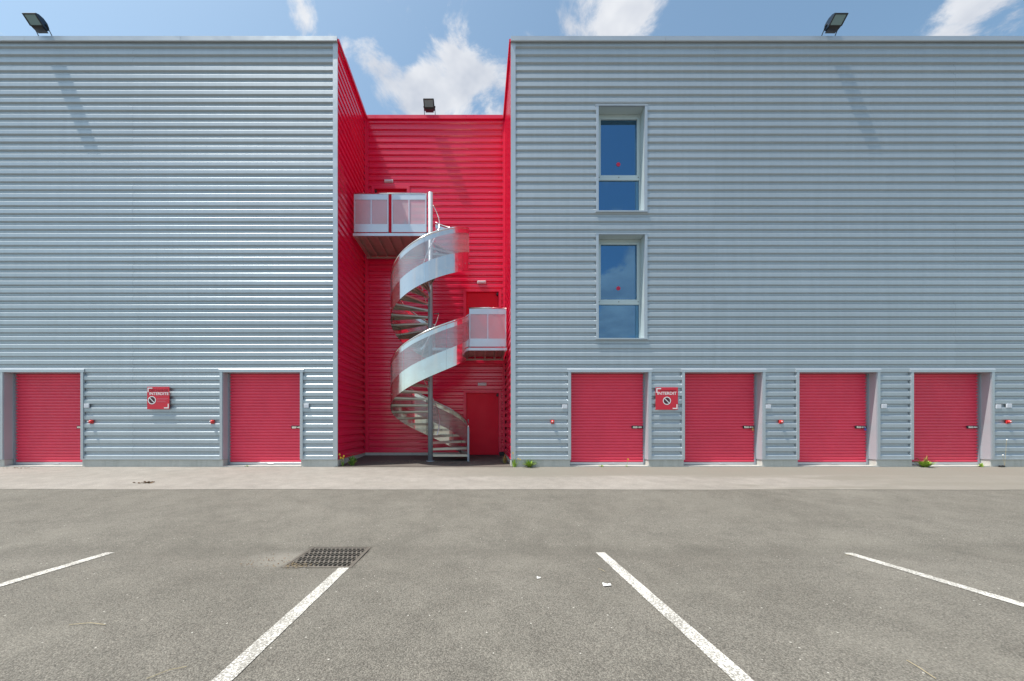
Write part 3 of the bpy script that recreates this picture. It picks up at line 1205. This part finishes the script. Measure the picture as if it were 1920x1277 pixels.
def prohibition(m, cx, cz, r, th, y):
    n = 40
    vs, fs = [], []
    for i in range(n):
        a = 2 * math.pi * i / n
        for rr, yy in ((r, y), (r - th, y)):
            vs.append((cx + rr * math.cos(a), yy, cz + rr * math.sin(a)))
    for i in range(n):
        j = (i + 1) % n
        fs.append((2 * i, 2 * i + 1, 2 * j + 1, 2 * j))
    m.add(vs, fs)
    c = math.sqrt(.5)
    L = r - th * .6
    w_ = th * .5
    p = [(-L * c - w_ * c, L * c - w_ * c), (L * c - w_ * c, -L * c - w_ * c), (L * c + w_ * c, -L * c + w_ * c), (-L * c + w_ * c, L * c + w_ * c)]
    m.add([(cx + a, y - .0006, cz + b) for a, b in p], [(0, 1, 2, 3)])


def sign(px, py, first, second, full, label):
    e = empty('warning_sign', (fx(px), Y0 - .03, fz(py)))
    tag(e, label, 'sign', 'red warning signs')
    S = .278
    MB().bbox(-S, S, -.004, .004, -S, S, .003).build('board', 'sign_red', e)
    MB().box(-.15, .15, .0045, .03, .13, .17).box(-.15, .15, .0045, .03, -.17, -.13).build('mounting_rail', 'galvanised', e)
    y = -.0052
    br = MB()
    t = .026
    br.add([(-S + .015, y, S - .02), (-S + .135, y, S - .02), (-S + .135, y, S - .02 - t), (-S + .015, y, S - .02 - t)], [(3, 2, 1, 0)])
    br.add([(-S + .015, y, S - .02 - t), (-S + .015 + t, y, S - .02 - t), (-S + .015 + t, y, S - .135), (-S + .015, y, S - .135)], [(3, 2, 1, 0)])
    br.build('corner_mark', 'sign_white', e)
    br = MB()
    br.add([(S - .135, y, -S + .02), (S - .015, y, -S + .02), (S - .015, y, -S + .02 + t), (S - .135, y, -S + .02 + t)], [(0, 1, 2, 3)])
    br.add([(S - .015 - t, y, -S + .02 + t), (S - .015, y, -S + .02 + t), (S - .015, y, -S + .135), (S - .015 - t, y, -S + .135)], [(0, 1, 2, 3)])
    br.build('corner_mark', 'sign_white', e)
    if full:
        link_mesh('lettering', text_mesh(first, .088, .46, 'sign_dark', .001), e, (.01, y, .185))
        link_mesh('lettering', text_mesh(second, .100, .475, 'sign_white', .0018), e, (.02, y, .105))
        c = (-.155, -.055)
        ln = MB()
        for zz, xa, xb2 in ((-.012, -.03, .25), (-.03, -.03, .22), (-.075, -.03, .17), (-.095, -.03, .20)):
            ln.add([(xa, y, zz - .005), (xb2, y, zz - .005), (xb2, y, zz + .005), (xa, y, zz + .005)], [(0, 1, 2, 3)])
        ln.build('small_print', 'sign_pink', e)
    else:
        link_mesh('lettering', text_mesh(first, .045, .40, 'sign_dark', .001), e, (.03, y, .195))
        link_mesh('lettering', text_mesh(second, .104, .475, 'sign_white', .0018), e, (.0, y, .125))
        c = (0, -.055)
    d_ = MB()
    n = 32
    d_.add([(c[0] + .085 * math.cos(2 * math.pi * i / n), y + .0004, c[1] + .085 * math.sin(2 * math.pi * i / n)) for i in range(n)], [tuple(range(n))])
    d_.build('symbol_ground', 'sign_black', e)
    pm = MB()
    prohibition(pm, c[0], c[1], .10, .020, y - .0006)
    pm.build('prohibition_symbol', 'sign_white', e)


sign(299, 746.5, 'DÉCHARGE', 'INTERDITE', True, 'red square sign reading INTERDITE on the left grey wall')
sign(1249, 747.5, 'STATIONNEMENT', 'INTERDIT', False, 'red square sign reading INTERDIT between two right roller doors')

# ------------------------------------------------------------------ drain grate
gt = empty('drain_grate', ((GX0 + GX1) / 2, (GY0 + GY1) / 2, (zg(GY0) + zg(GY1)) / 2 + .003))
tag(gt, 'rusty cast iron drain grate with wavy slots set in the asphalt', 'drain grate')
gt.rotation_euler = (math.atan2(zg(GY1) - zg(GY0), GY1 - GY0), 0, 0)
gw, gh = (GX1 - GX0) / 2 + .006, (GY1 - GY0) / 2 + .006
MB().box(-gw, -gw + .016, -gh, gh, -.06, 0).box(gw - .016, gw, -gh, gh, -.06, 0).box(-gw + .0161, gw - .0161, -gh, -gh + .016, -.06, 0).box(-gw + .0161, gw - .0161, gh - .016, gh, -.06, 0).build('frame', 'cast_iron', gt)
MB().box(-gw, gw, -gh, gh, -.55, -.5).box(-gw - .01, -gw, -gh, gh, -.5, -.061).box(gw, gw + .01, -gh, gh, -.5, -.061).box(-gw, gw, -gh - .01, -gh, -.5, -.061).box(-gw, gw, gh, gh + .01, -.5, -.061).build('pit_wall', 'pit', gt)
iw, ih = gw - .020, gh - .020
MB().box(-iw, -iw + .012, -ih, ih, -.035, -.002).build('side_rail', 'cast_iron', gt)
MB().box(iw - .012, iw, -ih, ih, -.035, -.002).build('side_rail', 'cast_iron', gt)
cross = MB().box(-iw + .0121, iw - .0121, -.0075, .0075, -.035, -.0025).mesh('cross_bar', 'cast_iron')
for i in range(5):
    link_mesh('cross_bar', cross, gt, (0, -ih + .011 + (2 * ih - .022) * i / 4, 0))
rowh = (2 * ih - .022) / 4 - .015
wave = MB()
n = 6
vs, fs = [], []
for i in range(n + 1):
    q = i / n
    y = (q - .5) * rowh
    x = .013 * math.sin((q - .5) * 2 * math.pi)
    for xx, zz in ((x - .0062, -.003), (x + .0062, -.003), (x + .0045, -.03), (x - .0045, -.03)):
        vs.append((xx, y, zz))
for i in range(n):
    for k in range(4):
        fs.append((4 * i + k, 4 * i + (k + 1) % 4, 4 * i + 4 + (k + 1) % 4, 4 * i + 4 + k))
fs += [(0, 1, 2, 3), (4 * n + 3, 4 * n + 2, 4 * n + 1, 4 * n)]
wave.add(vs, fs)
wave_me = wave.mesh('slot_bar', 'cast_iron')
for r_ in range(4):
    yc = -ih + .0185 + rowh / 2 + r_ * (rowh + .015)
    for i in range(13):
        link_mesh('slot_bar', wave_me, gt, (-iw + .030 + (2 * iw - .06) * i / 12, yc, 0))

# ------------------------------------------------------------------ weeds and litter
def leafy(e, n, h, spread, material, wleaf, droop=.5, name='foliage', seed=0):
    rnd = random.Random(seed)
    m = MB()
    for _ in range(n):
        a = rnd.uniform(0, 2 * math.pi)
        L = h * rnd.uniform(.55, 1.1)
        lean = rnd.uniform(.1, 1.0) * spread
        bx, by = rnd.uniform(-.03, .03), rnd.uniform(-.03, .03)
        wd = wleaf * rnd.uniform(.6, 1.2)
        dx, dy = math.cos(a), math.sin(a)
        tx, ty = -dy, dx
        pts = []
        for q in (0, .35, .7, 1.0):
            r_ = lean * q ** 1.3
            z = L * (q - droop * .45 * q * q * (lean / max(spread, .01)))
            ww = wd * (0.35, 1.0, .8, .05)[(0, .35, .7, 1.0).index(q)]
            cx, cy = bx + dx * r_, by + dy * r_
            pts.append(((cx - tx * ww, cy - ty * ww, z), (cx, cy, z - ww * .25), (cx + tx * ww, cy + ty * ww, z)))
        vs = [p for tri in pts for p in tri]
        fs = []
        for i in range(3):
            for k in range(2):
                fs.append((3 * i + k, 3 * i + k + 1, 3 * i + k + 4, 3 * i + k + 3))
        m.add(vs, fs)
    return m.build(name, material, e)


def flowers(e, pts, r, material, stem='leaf_green'):
    for (x, y, z) in pts:
        MB().tube([(x * .2, y * .2, 0), (x * .7, y * .7, z * .6), (x, y, z)], .003, 5).build('stem', stem, e)
        f = MB()
        for k in range(7):
            a = 2 * math.pi * k / 7
            f.add([(x, y, z), (x + r * math.cos(a - .35), y + r * .5 * math.sin(a - .35) - .004, z + r * math.sin(a - .35)),
                   (x + r * 1.15 * math.cos(a), y - .006, z + r * 1.15 * math.sin(a)),
                   (x + r * math.cos(a + .35), y - .004, z + r * math.sin(a + .35))], [(0, 1, 2, 3)])
        f.build('flower', material, e)


def weed(x, y, label, cat='weed'):
    e = empty('weed_plant', (x, y, zg(y) if y < Y0 else zbay(y) + .006))
    tag(e, label, cat, 'weeds along the foot of the wall')
    return e


e = weed(XL + .10, Y0 + .10, 'yellow flowering weed at the left corner of the recess')
leafy(e, 12, .14, .06, 'leaf_dark', .010, seed=1)
flowers(e, [(-.06, -.05, .30), (-.02, -.08, .22), (.05, -.06, .26), (.02, -.03, .20)], .022, 'flower_yellow')
e = weed(XL + .32, Y0 + .16, 'dark leafy green weed inside the left corner of the recess')
leafy(e, 42, .27, .16, 'leaf_dark', .026, seed=2)
leafy(e, 14, .20, .18, 'leaf_green', .022, seed=22, name='young_leaves')
e = weed(XR + .07, Y0 - .04, 'thin pale weed at the right corner of the recess')
leafy(e, 26, .24, .07, 'leaf_green', .011, seed=3)
flowers(e, [(-.04, -.05, .36), (.09, -.04, .22), (.14, -.03, .20)], .016, 'flower_yellow')
e = weed(fx(992), Y0 - .06, 'low grassy weed tuft just right of the recess corner')
leafy(e, 110, .19, .27, 'leaf_green', .012, seed=4)
leafy(e, 20, .13, .18, 'straw', .008, seed=44, name='dry_blades')
e = weed(fx(1127), Y0 + .01, 'tiny weed under the middle of the third roller door')
leafy(e, 14, .05, .06, 'leaf_green', .010, seed=5)
e = weed(fx(1175), Y0 + .02, 'tiny weed with one yellow flower before the third roller door')
leafy(e, 8, .04, .04, 'leaf_green', .008, seed=6)
flowers(e, [(.03, -.02, .19)], .022, 'flower_yellow')
e = weed(fx(1731), Y0 - .03, 'bright green leafy weed before the rightmost roller door')
leafy(e, 80, .17, .23, 'leaf_green', .024, seed=7)
leafy(e, 22, .30, .19, 'leaf_dry', .014, seed=77, name='dry_shoots')
e = weed(fx(1838), Y0 - .01, 'small green weed at the right jamb of the rightmost roller door')
leafy(e, 20, .11, .06, 'leaf_green', .018, seed=8)
e = weed(fx(462), Y0 + .05, 'tiny weed under the second roller door')
leafy(e, 14, .045, .09, 'leaf_green', .009, seed=9)
e = weed(XR - .12, Y0 + .55, 'withered brown weed by the right side wall of the recess')
leafy(e, 22, .30, .10, 'leaf_dry', .010, seed=10)
leafy(e, 10, .16, .10, 'leaf_dark', .014, seed=11, name='green_leaves')
e = weed(fx(1880), Y0 - .03, 'dried seed stalk with white heads against the far right wall')
for pts in ([(0, 0, 0), (.03, 0, .35), (.05, 0, .68)], [(0, 0, 0), (-.03, 0, .22), (-.05, 0, .30)]):
    MB().tube(pts, .003, 5).build('stem', 'straw', e)
    x, y, z = pts[-1]
    MB().tube([(x, y, z - .015), (x + .01, y, z), (x + .02, y, z + .012)], [.006, .017, .008], 7).build('seed_head', 'paper_white', e, True)


def debris(name, n, cx, cy, rx, ry, size, material, label, cat, seed, group=None, flat=.3, kind=None):
    rnd = random.Random(seed)
    m = MB()
    for _ in range(n):
        x = cx + rnd.gauss(0, rx)
        y = cy + rnd.gauss(0, ry)
        z = (zg(y) + .005) if y < Y0 - .05 else zbay(y) + .009
        s = size * rnd.uniform(.5, 1.4)
        a = rnd.uniform(0, 6.28)
        c, s_ = math.cos(a), math.sin(a)
        q = [(-s, 0, .001), (0, -s * .45, flat * s * rnd.random()), (s, 0, .002 + flat * s * rnd.random()), (0, s * .45, flat * s)]
        m.add([(x + p[0] * c - p[1] * s_, y + p[0] * s_ + p[1] * c, z + p[2]) for p in q], [(0, 1, 2), (0, 2, 3)])
    o = m.build(name, material)
    tag(o, label, cat, group, kind)
    return o


debris('leaf_pile', 55, fx(272) * 6.55 / Y0 * 1.0, 6.55, .075, .035, .022, 'dead_leaf', 'small heap of brown leaves on the pale strip of the yard', 'leaves', 1, flat=.9)
debris('leaf_trail', 40, fx(42) * .975, Y0 * .975, .16, .03, .016, 'dead_leaf', 'trail of dead leaves before the far left roller door', 'leaves', 2, flat=.6)
debris('leaf_litter', 240, PX - .1, PY - .12, .75, .16, .014, 'straw', 'scattered dry leaf litter at the foot of the spiral staircase', 'litter', 3, kind='stuff', flat=.4)
debris('grate_litter', 110, GX0 + .09, GY0 + .035, .07, .035, .008, 'silt', 'dry leaf bits caught at the near corner of the drain grate', 'litter', 4, kind='stuff', flat=.5)
debris('dark_grit', 90, GX0 - .22, GY0 + .13, .12, .09, .008, 'dead_leaf', 'dark grit scattered left of the drain grate', 'grit', 5, kind='stuff', flat=.6)


def gpos(px, py):
    """point of the car park seen at a pixel (parking slope)"""
    k = (py - VY) / F
    y = (CZ - .0214) / (k - .058)
    if y > 3.3:
        s = .17 / (Y0 - 3.3)
        y = (CZ + .17 + s * 3.3) / (k + s)
    return ((px - VX) * y / F, y, zg(y))


for px, py, s, lab in [(1138, 1099.5, .030, 'torn white paper scrap beside the right parking line'),
                       (1010, 1086, .014, 'small white paper scrap left of the torn one'),
                       (1247, 1238, .010, 'white chip near the lower right line end')][:2]:
    x, y, z = gpos(px, py)
    m = MB().add([(-s, -s * .3, .002), (s, -s * .15, .006), (s * .95, s * .5, .012), (.1 * s, s * .55, .004), (-s * .9, s * .6, .016)], [(0, 1, 2, 3, 4)])
    o = m.build('paper_scrap', 'paper_white')
    o.location = (x, y, z + .005)
    tag(o, lab, 'paper scrap')

twigs = [((388, 1172), (598, 1174), 'straw stalk lying left of the long parking line'.replace('long', 'left')),
         ((275, 1275), (350, 1252), 'dry stalk at the bottom left edge of the picture'),
         ((1700, 1240), (1755, 1275), 'dry stalk at the bottom right of the picture'),
         ((1122, 1068), (1134, 1073), 'short straw near the right parking line'),
         ((1585, 1042), (1602, 1043), 'short straw at the far right parking line end')]
for i, (p, q, lab) in enumerate(twigs):
    if i == 0:
        p, q = (130, 1173), (198, 1173)
    a, b = Vector(gpos(*p)), Vector(gpos(*q))
    mid = (a + b) / 2 + Vector((.0, .012, .004))
    m = MB().tube([a + Vector((0, 0, .006)), mid + Vector((0, 0, .006)), b + Vector((0, 0, .006))], .0015, 5)
    o = m.build('straw_stalk', 'straw')
    tag(o, lab, 'straw')
x, y, z = fx(1873), Y0 - .05, 0
m = MB().bbox(-.06, -.01, -.03, .03, 0, .045, .012).bbox(.0, .055, -.025, .03, 0, .05, .014)
o = m.build('rubber_lump', 'black_plastic')
o.location = (x, y, .0)
tag(o, 'black rubber lump on the ground at the far right plinth', 'rubber lump')
